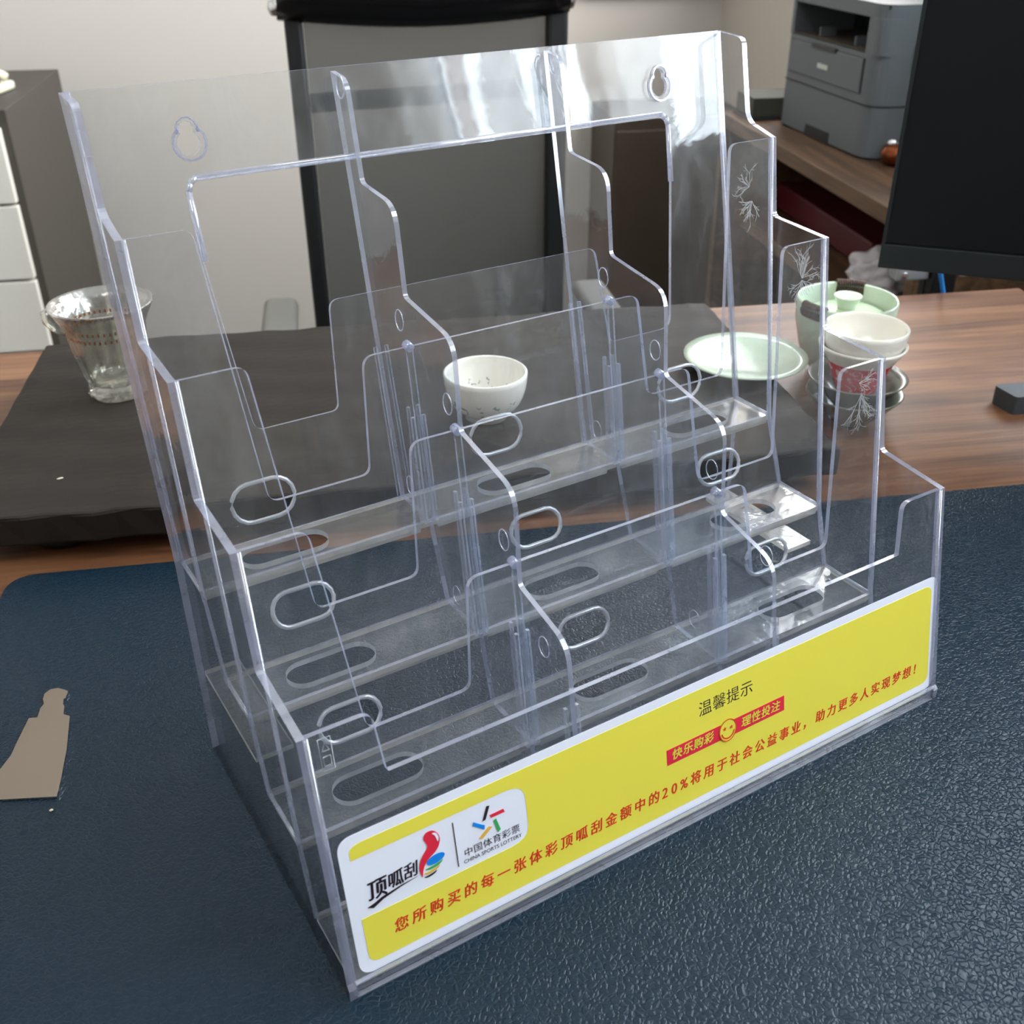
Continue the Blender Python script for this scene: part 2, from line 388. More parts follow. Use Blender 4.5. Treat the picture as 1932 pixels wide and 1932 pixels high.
def add_sheet(bm, fn, nv, t, outer, holes=(), fi=0, ei=1, hi=None):
    """slab between the 2-D outline mapped by fn and its copy moved t along nv"""
    loops = [outer] + list(holes)
    flat = [p for l in loops for p in l]
    tris = tessellate_polygon([[Vector((p[0], p[1], 0)) for p in l] for l in loops])
    nv = Vector(nv).normalized()*t
    A_ = [bm.verts.new(fn(*p)) for p in flat]; B_ = [bm.verts.new(Vector(fn(*p)) + nv) for p in flat]
    for tr in tris:
        try:
            bm.faces.new([A_[i] for i in tr]).material_index = fi
            bm.faces.new([B_[i] for i in reversed(tr)]).material_index = fi
        except ValueError: pass
    k = 0
    for li, l in enumerate(loops):
        n = len(l)
        for i in range(n):
            a, b = k+i, k+(i+1) % n
            fc = bm.faces.new((A_[a], A_[b], B_[b], B_[a])); fc.material_index = ei if (li == 0 or hi is None) else hi
        k += n
def rims(bm, fn, nv, t, loops, rad, mi):
    for l in loops:
        pts = [Vector(fn(*p)) + Vector(nv).normalized()*t for p in l]; add_tube(bm, pts + [pts[0]], rad, 6, mi, False)
def sheet(name, fn, nv, t, outer, holes=(), parent=None, mats=None):
    bm = bmesh.new(); add_sheet(bm, fn, nv, t, outer, holes)
    return bm_obj(name, bm, parent, mats or [M['face'], M['edge']])

# ================================================================== ROOM
def struct(o): o['kind'] = 'structure'; return o
def room_box(name, lo, hi, m):
    bm = bmesh.new(); c = [(a+b)/2 for a, b in zip(lo, hi)]; s = [b-a for a, b in zip(lo, hi)]
    add_box(bm, c, s); o = bm_obj(name, bm, None, [m]); o.rotation_euler = (0, 0, A); return struct(o)
UL, UR, VF, VB, ZF, ZC = -1.9, 1.085, -2.1, 2.75, -0.75, 1.95
room_box('floor', (UL, VF, ZF-.05), (UR, VB, ZF), M['floor'])
room_box('ceiling', (UL, VF, ZC), (UR, VB, ZC+.05), M['ceil'])
room_box('wall_back', (UL-.1, VB, ZF-.05), (UR+.1, VB+.1, ZC+.05), M['plaster'])
room_box('wall_left', (UL-.1, VF, ZF-.05), (UL, VB, ZC+.05), M['plaster'])
room_box('wall_front', (UL-.1, VF-.1, ZF-.05), (UR+.1, VF, ZC+.05), M['plaster'])
# wall_right with two windows and a third opening added to light the back wall
wins = [(-0.62, 0.10), (0.25, 1.15), (1.65, 2.5)]; Z0, Z1 = 0.36, 1.72
bm = bmesh.new()
def wr(v0, v1, z0, z1): add_box(bm, (UR+.05, (v0+v1)/2, (z0+z1)/2), (.1, v1-v0, z1-z0), 0)
wr(VF, VB, ZF-.05, Z0); wr(VF, VB, Z1, ZC+.05); wr(VF, wins[0][0], Z0, Z1); wr(wins[0][1], wins[1][0], Z0, Z1); wr(wins[1][1], wins[2][0], Z0, Z1); wr(wins[2][1], VB, Z0, Z1)
o = bm_obj('wall_right', bm, None, [M['plaster2']]); o.rotation_euler = (0, 0, A); struct(o)
for i, (a, b) in enumerate(wins):
    w = bpy.data.objects.new('window_%d' % (i+1), None); COL.objects.link(w); w.location = W(UR+.03, (a+b)/2, Z0); w.rotation_euler = (0, 0, A); struct(w)
    hw = (b-a)/2; h = Z1-Z0; bm = bmesh.new()
    for (y, z, sy, sz) in ((-hw+.02, h/2, .04, h), (hw-.02, h/2, .04, h), (0, h/2, .035, h-.08), (0, .02, 2*hw-.08, .04), (0, h-.02, 2*hw-.08, .04), (0, h*.68, 2*hw-.08, .03)):
        add_box(bm, (0, y, z), (.05, sy, sz), 0)
    bm_obj('window_frame', bm, w, [M['frame']])
    for s in (-1, 1):
        box('pane', (.0, s*hw/2, h/2), (.004, hw-.06, h-.07), M['pane'], w, 0)
# sheer curtain strips hanging inside the front window
def curtain(u, v0, v1, z0, z1, m, label):
    bm = bmesh.new(); n = int((v1-v0)/.012); rows = []
    for k in range(n+1):
        vv = v0 + (v1-v0)*k/n; off = .014*math.sin(k*1.25)+.006*math.sin(k*.43)
        rows.append((bm.verts.new((off, vv-(v0+v1)/2, 0)), bm.verts.new((off*.6, vv-(v0+v1)/2, z1-z0))))
    for k in range(n): bm.faces.new((rows[k][0], rows[k+1][0], rows[k+1][1], rows[k][1]))
    o = bm_obj('curtain', bm, None, [m], smooth=True); o.location = W(u, (v0+v1)/2, z0); o.rotation_euler = (0, 0, A)
    tag(o, label, 'curtain')
curtain(UR-.05, -.615, -.52, .30, 1.8, M['sheer'], 'white sheer curtain gathered at the front end of the front window')
curtain(UR-.05, -.485, -.455, .30, 1.8, M['sheer2'], 'narrow rose curtain fold beside the gathered sheer curtain')
curtain(UR-.05, -.42, -.35, .30, 1.8, M['sheer'], 'white sheer curtain in the front half of the front window')
curtain(UR-.05, -.31, -.28, .30, 1.8, M['sheer2'], 'narrow rose curtain fold in the middle of the front window')
curtain(UR-.05, -.21, -.10, .30, 1.8, M['sheer'], 'broad white sheer curtain behind the middle rose fold')
curtain(UR-.05, -.02, .09, .30, 1.8, M['sheer'], 'white sheer curtain at the room side end of the front window')
lt = empty('added_ceiling_fill', 'square white panel added above the fill light behind the camera', 'lamp', -.5, -.6, ZC)  # added housing that goes with the fill light
box('added_fill_housing', (0, 0, -.012), (.98, .98, .024), M['frame'], lt, .004)
o = box('wall_board', (0, 0, .3), (.37, .02, .6), M['dark'], None, .004); o.location = W(.88, VB-.012, .1305); o.rotation_euler = (0, 0, A)
tag(o, 'dark board hung on the back wall, only its lower edge in view', 'board')

# ================================================================== DESK AND MAT
dk = empty('desk', 'walnut grained office desk carrying the holder, mat and tea things', 'desk', .071, .15, ZF)
box('desktop', (0, 0, -ZF-.002-.015), (1.402, 1.252, .03), M['walnut'], dk, .003)
for sx in (-1, 1):
    box('side_board', (sx*.66, 0, (-ZF-.032)/2), (.03, 1.1, -ZF-.032), M['walnut_dull'], dk, .002)
box('modesty_board', (0, .48, .38), (1.28, .02, .42), M['walnut_dull'], dk, .002)
mt = rp([(-.215, -.46, .02), (.755, -.46, .02), (.755, .3556, .02), (-.215, .3556, .02)], 8)
bm = bmesh.new(); add_sheet(bm, lambda x, y: (x, y, -.002), (0, 0, 1), .002, mt, (), 0, 0)
o = bm_obj('desk_mat', bm, None, [M['leather']]); o.rotation_euler = (0, 0, A)
tag(o, 'dark blue leather desk mat with rounded corners under the holder', 'desk mat')

# ================================================================== BROCHURE HOLDER
WD = .36; T = .0035
H = empty('brochure_holder', 'clear plastic four tier three column ticket holder with yellow and white label', 'holder', 0, 0, 0, world=Vector((0, 0, 0)))
# walls: (bottom front y,z) -> (top y,z), lower run down to the next floor
Bp = ((.1809, .1169), (.227, .3247))
Fs = [  # y0,z0,y1,z1, lower y,z, z notch, z mid, oval z
    ((.1495, .1169), (.1738, .2755), (.1339, .0769), .150, .207),
    ((.1005, .0769), (.126, .2313), (.089, .041), .1175, .1815),
    ((.053, .041), (.0751, .1795), (.0431, .0043), .0825, .136)]
F1 = ((.002, .0), (.0238, .1245))
def plane(a, b):
    k = (b[0]-a[0])/(b[1]-a[1])
    return (lambda x, z: (x, a[0] + (z-a[1])*k, z)), Vector((0, 1, -k)).normalized(), k
# --- back panel
fB, nB, kB = plane(*Bp)
X0, X1 = T, WD-T
outer = [(X0, .1169), (X1, .1169), (X1, .3247), (X0, .3247)]
opening = rp([(.0517, .1695, .005), (.0955, .1695, .004), (.1005, .2225, .005), (.2595, .2225, .005), (.2645, .1695, .004), (.3083, .1695, .007),
              (.3163, .252, 0), (.3163, .2838, .006), (.0440, .2838, .006), (.0440, .252, 0)])
def keyhole(cx, s=1.0, n=18):
    o = []
    for k in range(n):
        a = math.radians(-235 + 290*k/(n-1)); o.append((cx + .0052*s*math.cos(a), .2998 + .0052*s*math.sin(a)))
    for k in range(8):
        a = math.radians(-20 + 220*k/7); o.append((cx + .0034*s*math.cos(a), .3055 + (.0034*s)*math.sin(a)))
    return o
def ovals(z, hw=.0155, hh=.0082): return [stadium(c, z, hw, hh) for c in (.0485, .183, .3125)]
bm = bmesh.new(); add_sheet(bm, fB, nB, -.0022, outer, [opening, keyhole(.0489), keyhole(.3122)] + ovals(.1352, .016, .0095))
rims(bm, fB, nB, -.0011, ovals(.1352, .0162, .0097), .0011, 2)
back = bm_obj('back_panel', bm, H, [M['wavy'], M['edge'], M['hole']])
bm = bmesh.new()   # raised rim round the top of the opening
def offs(p, q): return (fB(*p), fB(*q))
rim = [(.0448, .2500), (.0440, .280), (.0455, .2835), (.0485, .2855), (.3118, .2855), (.3150, .2835), (.3163, .280), (.3155, .2500)]
for i in range(len(rim)-1):
    a, b = Vector(fB(*rim[i])), Vector(fB(*rim[i+1])); add_tube(bm, [a - nB*.0022, b - nB*.0022], .0015, 8)
bm_obj('opening_rim', bm, H, [M['edge_soft']])
for cx in (.0489, .3122):
    bm = bmesh.new(); add_sheet(bm, lambda x, z: Vector(fB(x, z)) - nB*.0022, nB, -.0014, keyhole(cx, 1.5), [keyhole(cx, 1.32)]); bm_obj('keyhole_rim', bm, H, [M['edge'], M['edge']])
# --- pocket walls
def wall_outline(z0, zt, zn, zm):
    return rp([(X0, z0), (X1, z0), (X1, zt), (.3270, zt, .005), (.3195, zn, .005), (.2655, zn, .005), (.2608, zm, .006),
               (.0992, zm, .006), (.0945, zn, .005), (.0430, zn, .005), (.0320, zt, .005), (X0, zt)])
DX = (.1228, .2416)
fr = []
for i, (a, b, lo, zn, zm) in enumerate(Fs):
    fn, nv, k = plane(a, b); fr.append((fn, nv, k, a, b, zn, zm))
    bm = bmesh.new()
    add_sheet(bm, fn, nv, .0025, wall_outline(a[1], b[1], zn, zm))
    fl, nl, kl = plane(lo, a)
    zc = (lo[1]+a[1])/2
    add_sheet(bm, fl, nl, .0025, [(X0, lo[1]), (X1, lo[1]), (X1, a[1]), (X0, a[1])], ovals(zc, .0155, .0080))
    rims(bm, fl, nl, .0012, ovals(zc, .0157, .0082), .0012, 2)
    bm_obj('pocket_wall', bm, H, [M['face'] if i else M['wavy'], M['edge'], M['hole']])
fn1, n1, k1 = plane(*F1)
out1 = rp([(X0, .001), (X1, .001), (X1, .1245), (.3290, .1245, .005), (.3265, .0967, .001), (.0335, .0967, .001), (.0310, .1245, .005), (X0, .1245)])
bm = bmesh.new(); add_sheet(bm, fn1, n1, .0028, out1); bm_obj('front_wall', bm, H, [M['face'], M['edge']])
# --- floors
for zf, y0, y1 in ((.1169, .1495, .1809), (.0769, .1005, .1339), (.041, .053, .089), (.0043, .0040, .0431)):
    yc = y0 + (y1-y0)*.54
    bm = bmesh.new(); add_sheet(bm, lambda x, y: (x, y, zf), (0, 0, -1), .003 if zf > .01 else .0025,
              [(X0, y0), (X1, y0), (X1, y1), (X0, y1)], [stadium(c, yc, .0225, .0088, 12) for c in (.0505, .184, .3125)], 0, 1, 2)
    bm_obj('pocket_floor', bm, H, [M['face'], M['edge_warm'], M['hole']])
    bm = bmesh.new()   # thick front bead under the floor
    for (a, b) in ((X0, .118), (.128, .236), (.246, X1)): add_box(bm, ((a+b)/2, y0+.0028, zf-.0042), (b-a, .0030, .0042), .0006, 0, None, 1)
    if zf > .01: bm_obj('floor_bead', bm, H, [M['edge_warm']])
# --- side panels
side = rp([(.1778, 0), (.1809, .1169), (.227, .3247), (.2053, .3232, .004), (.1955, .2812, .006), (.1738, .2755), (.1667, .234, .003), (.126, .2313), (.1181, .1823, .003),
           (.0751, .1795), (.0655, .1290, .003), (.0238, .1245), (.002, .008), (0, .006), (0, 0)], 6)
for x0 in (0, WD-T):
    bm = bmesh.new(); add_sheet(bm, lambda y, z: (x0, y, z), (1, 0, 0), T, side); bm_obj('side_panel', bm, H, [M['face'], M['edge']])
# corner beads where pocket walls and floors meet the side panels
for sx in (T, WD-T):
    bm = bmesh.new()
    for (a, b, lo, zn, zm) in Fs: add_tube(bm, [(sx, lo[0], lo[1]), (sx, a[0], a[1]), (sx, b[0], b[1])], .0011, 6)
    add_tube(bm, [(sx, .1809, .1169), (sx, .227, .3247)], .0011, 6); add_tube(bm, [(sx, .002, 0), (sx, .0238, .1245)], .0012, 6)
    for zf, y0, y1 in ((.1169, .1495, .1809), (.0769, .1005, .1339), (.041, .053, .089)): add_tube(bm, [(sx, y0, zf), (sx, y1, zf)], .0011, 6)
    bm_obj('corner_bead', bm, H, [M['edge_soft']])
# --- dividers
dv = rp([(.1809, .1169), (.2268, .3230), (.2118, .3212, .006), (.2022, .2765, .003), (.1690, .2733, .010), (.1632, .2319, .003), (.1175, .2255, .010), (.1135, .183, .003),
         (.067, .1735, .010), (.0630, .1275, .003), (.0245, .1185, .010), (.0200, .0900, 0), (.0048, .0045), (.0431, .0045), (.053, .041), (.089, .041), (.1005, .0769), (.1339, .0769), (.1495, .1169)], 7)
marks = {0: [(.2156, .3178), (.1677, .2195), (.1221, .1937), (.1668, .1301), (.0737, .1462), (.1202, .0886), (.0403, .1082)],
         1: [(.2161, .318), (.1671, .2192), (.1209, .1943), (.1676, .1302), (.0715, .1484), (.0286, .1212), (.0734, .0562)]}
for i, x in enumerate(DX):
    bm = bmesh.new(); add_sheet(bm, lambda y, z: (x-.00125, y, z), (1, 0, 0), .0025, dv); D = bm_obj('divider', bm, H, [M['div'], M['edge']])
    for (y, z) in marks[i]:
        bm = bmesh.new(); ring = [(x-.0018, y + .0042*math.cos(t), z + .0052*math.sin(t)) for t in [2*math.pi*k/20 for k in range(21)]]
        add_tube(bm, ring, .00028, 5, cap=False); bm_obj('pin_mark', bm, D, [M['edge_soft']])
# --- guide rails that hold the dividers on each pocket wall
for (fn, nv, k, a, b, zn, zm) in fr:
    for x in DX:
        bm = bmesh.new()
        def strip(x0, w, z0, z1, t, off=0.0):
            add_sheet(bm, lambda xx, zz: Vector(fn(xx, zz)) - nv*(t+off), nv, t, [(x0-w/2, z0), (x0+w/2, z0), (x0+w/2, z1), (x0-w/2, z1)], (), 0, 1)
        strip(x, .0034, a[1], zm, .0016)
        strip(x-.0030, .0016, a[1], zm-.034, .0022); strip(x+.0030, .0016, a[1], zm-.034, .0022)
        bm_obj('guide_rail', bm, H, [M['face'], M['edge_soft']])
        p = Vector(fn(x, zm)); bm = bmesh.new(); add_tube(bm, [p + Vector((0, -.0022, .0002)), p + Vector((0, .0026, .0008))], .0022, 10); bm_obj('rail_knob', bm, H, [M['edge']])
        bm = bmesh.new()
        for s in (-1, 1):
            add_sheet(bm, lambda xx, zz: Vector(fn(xx, zz)) + nv*.0025, nv, .0022, [(x+s*.0032-.0007, a[1]), (x+s*.0032+.0007, a[1]), (x+s*.0026+.0007, zm-.03), (x+s*.0026-.0007, zm-.03)], (), 0, 1)
        bm_obj('rear_rail', bm, H, [M['face'], M['edge_soft']])
for x in DX:
    for (gn, gv, tt, z0, z1) in ((fB, nB, -.0022, .1169, .196), (fn1, n1, .0028, .006, .088)):
        bm = bmesh.new()
        for q in (-1, 1):
            add_sheet(bm, lambda xx, zz: Vector(gn(xx, zz)) + gv*tt, gv, math.copysign(.002, tt), [(x+q*.0033-.0008, z0), (x+q*.0033+.0008, z0), (x+q*.0030+.0008, z1), (x+q*.0030-.0008, z1)], (), 0, 1)
        bm_obj('rear_rail', bm, H, [M['face'], M['edge_soft']])
# --- branching water marks dried on the right-hand tabs of the pocket walls
def frond(fn, nv, cx, cz, R, n, seed, lo=20, hi=160, side=.0001):
    rnd = random.Random(seed); bm = bmesh.new()
    def grow(x, z, a, L, w, dep):
        k = 5; px, pz = x, z
        for i in range(k):
            a2 = a + rnd.uniform(-.22, .22); nx, nz = px + L/k*math.cos(a2), pz + L/k*math.sin(a2)
            wx, wz = -math.sin(a2)*w/2, math.cos(a2)*w/2; w2 = w*(1 - .14*i)
            vs = [bm.verts.new(Vector(fn(*q)) - nv*side) for q in ((px+wx, pz+wz), (px-wx, pz-wz), (nx-wx*.85, nz-wz*.85), (nx+wx*.85, nz+wz*.85))]
            bm.faces.new(vs)
            px, pz = nx, nz; a = a2
            if dep and rnd.random() < .62: grow(px, pz, a + rnd.choice((-1, 1))*rnd.uniform(.3, .65), L*rnd.uniform(.35, .6), w*.7, dep-1)
    for i in range(n):
        a = math.radians(lo + (hi-lo)*i/(n-1) + rnd.uniform(-7, 7)); grow(cx, cz, a, R*rnd.uniform(.6, 1.0), .00042, 2)
    return tag(bm_obj('water_mark', bm, H, [M['mark']]), kind='stuff')
frond(fr[0][0], fr[0][1], .3400, .2520, .010, 5, 3, 90, 200); frond(fr[0][0], fr[0][1], .3420, .2440, .011, 6, 5, 170, 290)
frond(fr[1][0], fr[1][1], .3400, .2130, .012, 9, 8, 25, 115); frond(fr[1][0], fr[1][1], .3400, .2120, .010, 7, 9, 230, 320)
frond(fr[2][0], fr[2][1], .3400, .1700, .010, 5, 12, -50, 30); frond(fr[2][0], fr[2][1], .3420, .1640, .017, 8, 14, 243, 300)
bm = bmesh.new()   # little moulded frame with the recycling triangle near the top corner of the front wall
for q in ([(.0080, .1080), (.0130, .1080), (.0130, .1220), (.0080, .1220), (.0080, .1080)], [(.0090, .1165), (.0120, .1165), (.0105, .1200), (.0090, .1165)], [(.0090, .1100), (.0090, .1140), (.0120, .1140), (.0120, .1100), (.0090, .1100)]):
    add_tube(bm, [Vector(fn1(*p)) - n1*.0001 for p in q], .00018, 5)
tag(bm_obj('moulded_mark', bm, H, [M['mark']]), kind='stuff')
# --- base: front strip, ledges, rear wall of the foot
box('base_lip', (WD/2, .0009, .0040), (WD-2*T, .0018, .0080), M['face'], H, 0)
box('base_lip_edge', (WD/2, .0009, .0004), (WD-2*T, .0022, .0008), M['edge'], H, 0)
box('base_lip_edge', (WD/2, .0009, .0082), (WD-2*T, .0020, .0006), M['edge_soft'], H, 0)
for x0, x1 in ((T, .022), (WD-.022, WD-T)):
    bm = bmesh.new(); add_sheet(bm, lambda x, y: (x, y, .051), (0, 0, -1), .0028, [(x0, .103), (x1, .103), (x1, .178), (x0, .178)]); bm_obj('foot_ledge', bm, H, [M['face'], M['edge_warm']])
# --- label sticker on the front wall
def S(a, b, lift=0.0):   # a along the wall, b up the wall (metres), lift out of the wall
    L = math.hypot(.0218, .1245)
    return Vector((a, .002 + .0218*b/L, .1245*b/L)) - n1*lift
def flat(name, polys, m, parent, lift, t=.00012):
    bm = bmesh.new()
    for pl in polys:
        o_, h_ = (pl if isinstance(pl, tuple) else (pl, ()))
        add_sheet(bm, lambda a, b: S(a/1000, b/1000, lift), -n1, t, o_, h_, 0, 0)
    return bm_obj(name, bm, parent, [m])
ST = flat('sticker', [rp([(7.0, 7.4, 7), (358.2, 7.4, 7), (358.2, 76.9, 7), (7.0, 76.9, 7)], 8)], M['white'], H, .0002)
tag(ST, 'yellow and white rounded label with red lettering on the front wall')
band = rp([(11.7, 65.2), (88.0, 65.2, 6.5), (93.0, 61.0, 5), (93.0, 38.5, 6), (86.5, 35.5, 4), (11.7, 35.5), (11.9, 12.0, 5), (353.9, 12.0, 5.5), (353.4, 72.2, 5.5), (11.7, 72.2, 6.5)], 8)
flat('yellow_field', [band], M['yellow'], ST, .00034)
def text_mesh(bm, body, size, a, b, rot=0, shear=0, bold=0, align='CENTER', sx=1.0, lift=.0005, spacing=1.0):
    c = bpy.data.curves.new('txt', 'FONT'); c.body = body; c.size = size; c.shear = shear; c.offset = bold
    c.align_x = align; c.align_y = 'CENTER'; c.resolution_u = 3; c.space_character = spacing
    o = bpy.data.objects.new('txt', c); COL.objects.link(o)
    bpy.context.view_layer.update()
    dg = bpy.context.evaluated_depsgraph_get(); me = bpy.data.meshes.new_from_object(o.evaluated_get(dg))
    cs, sn = math.cos(rot), math.sin(rot)
    for v in me.vertices:
        x, y = v.co.x*sx, v.co.y
        v.co = S((a + x*cs - y*sn)/1000, (b + x*sn + y*cs)/1000, lift)
    bm.from_mesh(me); bpy.data.objects.remove(o); bpy.data.curves.remove(c); bpy.data.meshes.remove(me)
def letters(name, items, m, parent=ST):
    bm = bmesh.new()
    for it in items:
        b = it.pop('bold', 0)      # heavier strokes: the same glyph laid down slightly shifted
        for k, (dx, dy) in enumerate([(0, 0)] if not b else [(-b, 0), (b, 0), (0, b*.45), (0, -b*.45)]):
            q = dict(it); q['lift'] = q.get('lift', .0005) + .00004*k; q['a'] += dx; q['b'] += dy; text_mesh(bm, **q)
    me = bpy.data.meshes.new(name); bm.to_mesh(me); bm.free(); return tag(link(name, me, parent, [m]), kind='stuff')
line = []
for i, ch in enumerate('您所购买的每一张体彩顶呱刮金额中的'): line.append((ch, 27.9 + 8.34*i))
line += [('2', 168.0), ('0', 173.6), ('%', 179.6)]
for i, ch in enumerate('将用于社会公益事业'): line.append((ch, 187.0 + 8.30*i))
line += [('，', 261.5)]
for i, ch in enumerate('助力更多人实现梦想'): line.append((ch, 270.6 + 8.19*i))
line += [('!', 342.6)]
letters('red_lettering', [dict(body=ch, size=7.4 if ord(ch) > 255 else 8.0, a=x, b=23.8, shear=.12, bold=.17, sx=.93 if ord(ch) > 255 else .9) for ch, x in line], M['red'])
letters('black_lettering', [dict(body=ch, size=8.6, a=194.6 + 8.7*i, b=60.3, bold=0.0, sx=1) for i, ch in enumerate('温馨提示')], M['ink'])
letters('emblem_lettering', [dict(body=ch, size=4.6, a=62.9 + 4.72*i, b=43.4) for i, ch in enumerate('中国体育彩票')]
        , M['ink'])
letters('latin_lettering', [dict(body='CHINA SPORTS LOTTERY', size=2.75, a=74.6, b=39.4, sx=.93)], M['ink'])
flat('red_banner', [rp([(170.4, 38.6), (203.6, 38.6), (203.6, 47.1), (170.4, 47.1)]), rp([(212.0, 38.5), (245.3, 38.5), (245.3, 47.0), (212.0, 47.0)])], M['crimson'], ST, .0005)
letters('banner_lettering', [dict(body=ch, size=6.2, a=x, b=42.9, shear=.15, bold=.17, lift=.0007) for ch, x in zip('快乐购彩', (176.2, 182.8, 189.3, 195.7))]
        + [dict(body=ch, size=6.2, a=x, b=42.6, shear=.15, bold=.17, lift=.0007) for ch, x in zip('理性投注', (219.6, 226.1, 232.6, 239.1))], M['yellow'])
flat('smiling_face', [ellipse(207.9, 42.8, 5.5, 6.3)], M['yellow'], ST, .0007)
def star(cx, cy, r1, r2): return [(cx + (r1 if k % 2 == 0 else r2)*math.cos(math.pi/2 + k*math.pi/5), cy + (r1 if k % 2 == 0 else r2)*math.sin(math.pi/2 + k*math.pi/5)) for k in range(10)]
mouth = [(207.9 + 4.2*math.cos(t), 42.3 + 4.4*math.sin(t)) for t in [math.radians(188 + 164*k/14) for k in range(15)]] + [(207.9 + 3.6*math.cos(t), 42.3 + 3.7*math.sin(t)) for t in [math.radians(352 - 164*k/14) for k in range(15)]]
flat('face_lines', [(ellipse(207.9, 42.8, 5.5, 6.3), [ellipse(207.9, 42.8, 5.05, 5.85)]), star(205.9, 44.2, 1.15, .5), star(210.1, 43.8, 1.15, .5), mouth], M['red'], ST, .0009)
# five bar star emblem
flat('emblem_black_bar', [[(71.2, 55.5), (72.7, 55.7), (75.3, 61.7), (73.9, 62.1)]], M['ink'], ST, .0005)
flat('emblem_red_bar', [[(75.4, 55.3), (82.2, 55.3), (81.7, 57.0), (74.9, 57.0)]], M['crimson'], ST, .0005)
flat('emblem_green_bar', [[(77.8, 46.5), (79.3, 47.5), (77.7, 53.9), (76.3, 53.4)]], M['green'], ST, .0005)
flat('emblem_blue_bar', [[(66.4, 55.4), (71.6, 51.1), (72.0, 53.1), (66.8, 57.2)]], M['blue'], ST, .0005)
flat('emblem_orange_bar', [[(68.4, 47.8), (70.0, 46.8), (75.4, 50.7), (73.8, 51.6)]], M['orange'], ST, .0005)
flat('divider_line', [[(57.2, 38.6), (57.6, 38.6), (57.6, 61.6), (57.2, 61.6)]], M['ink'], ST, .0005)
# drop emblem and brush lettering
drop = rp([(40.5, 41.6, 1), (39.4, 46.5, 3), (40.9, 51.2, 3), (44.9, 55.3, 2), (44.4, 57.6, 1.5), (43.2, 60.0, 2), (44.6, 62.9, 2.5), (48.4, 62.6, 2.5), (50.8, 59.0, 2.5), (50.6, 55.2, 3), (48.4, 51.7, 3), (43.9, 49.4, 2), (41.6, 46.4, 3)])
flat('emblem_drop', [drop], M['crimson'], ST, .0005)
flat('emblem_highlight', [rp([(47.3, 61.3, .6), (49.3, 60.9, 1), (50.3, 58.2, 1), (49.6, 55.8, .8), (49.0, 58.3, .8), (48.6, 59.7, .5)])], M['white'], ST, .0007)
flat('emblem_blue_disc', [ellipse(47.6, 48.0, 4.3, 2.15, math.radians(8))], M['blue'], ST, .0005)
def crescent(cx, cy, a, th, lo=-172, hi=8, tilt=.12):
    p = [(cx + a*math.cos(t), cy + th*1.5*math.sin(t)) for t in [math.radians(lo + (hi-lo)*k/12) for k in range(13)]]
    q = [(cx + a*math.cos(t), cy + th*.45*math.sin(t)) for t in [math.radians(hi - (hi-lo)*k/12) for k in range(1, 12)]]
    return [(x, y + (x-cx)*tilt) for x, y in p+q]
flat('emblem_green_crescent', [crescent(46.5, 45.9, 4.2, 1.25)], M['green'], ST, .0005)
flat('emblem_orange_crescent', [crescent(45.2, 43.9, 3.8, 1.1)], M['orange'], ST, .0005)
flat('emblem_black_crescent', [crescent(44.3, 42.0, 3.0, .85)], M['ink'], ST, .0005)
letters('brush_lettering', [dict(body='顶', size=10.6, a=20.2, b=46.3, shear=.1, bold=.24, sx=.85), dict(body='呱', size=8.6, a=28.6, b=47.0, shear=.12, bold=.17, sx=.86), dict(body='刮', size=8.0, a=35.7, b=47.6, shear=.14, bold=.15, sx=.86)], M['ink'])
flat('brush_stroke', [[(15.0, 39.9), (17.5, 38.5), (22.3, 40.7), (30.6, 42.6), (38.9, 43.8), (30.8, 43.3), (21.6, 41.9), (18.4, 40.7)]], M['ink'], ST, .0005)

# ================================================================== SMALL THINGS ON THE MAT
bl = [(-.1600, .2245), (-0.1037, 0.197), (-0.0788, 0.1839), (-0.0742, 0.1958), (-0.0668, 0.2173), (-0.0596, 0.2433), (-0.0623, 0.2467), (-0.0604, 0.2535), (-0.0606, 0.2563), (-0.0594, 0.2602),
      (-0.0584, 0.2603), (-0.0557, 0.2658), (-0.0573, 0.2684), (-0.0599, 0.2716), (-0.064, 0.2729), (-0.0677, 0.2705), (-0.0694, 0.2661), (-0.0696, 0.2619), (-0.072, 0.2591), (-0.0752, 0.2516),
      (-0.0793, 0.2536), (-0.0893, 0.2353), (-0.093, 0.228), (-0.1, 0.2196), (-.118, .2160), (-.140, .2260), (-.1620, .2400)]
bm = bmesh.new(); add_sheet(bm, lambda x, y: (x, y, .0003), (0, 0, 1), .0011, bl, (), 0, 1)
bl_o = bm_obj('utility_blade', bm, None, [M['metal'], M['steel']])
tag(bl_o, 'loose steel tool blade lying flat on the dark mat', 'blade')
bm = bmesh.new(); bmesh.ops.create_icosphere(bm, subdivisions=1, radius=.0009)
for v in bm.verts: v.co = Vector((v.co.x*1.3, v.co.y, v.co.z*.6+.0005))
o = bm_obj('crumb', bm, None, [M['crumb']]); o.location = W(-.1444, .1314, 0); tag(o, 'tiny pale crumb on the mat below the steel blade', 'crumb')
bm = bmesh.new(); bmesh.ops.create_icosphere(bm, subdivisions=1, radius=.0022)
for v in bm.verts: v.co = Vector((v.co.x*1.2, v.co.y*.5, v.co.z*.3+.0007))
o = bm_obj('crumb', bm, None, [M['crumb']]); o.location = (-.012, .462, .0352); tag(o, 'thin pale flake on the slate tray near its front edge', 'crumb')

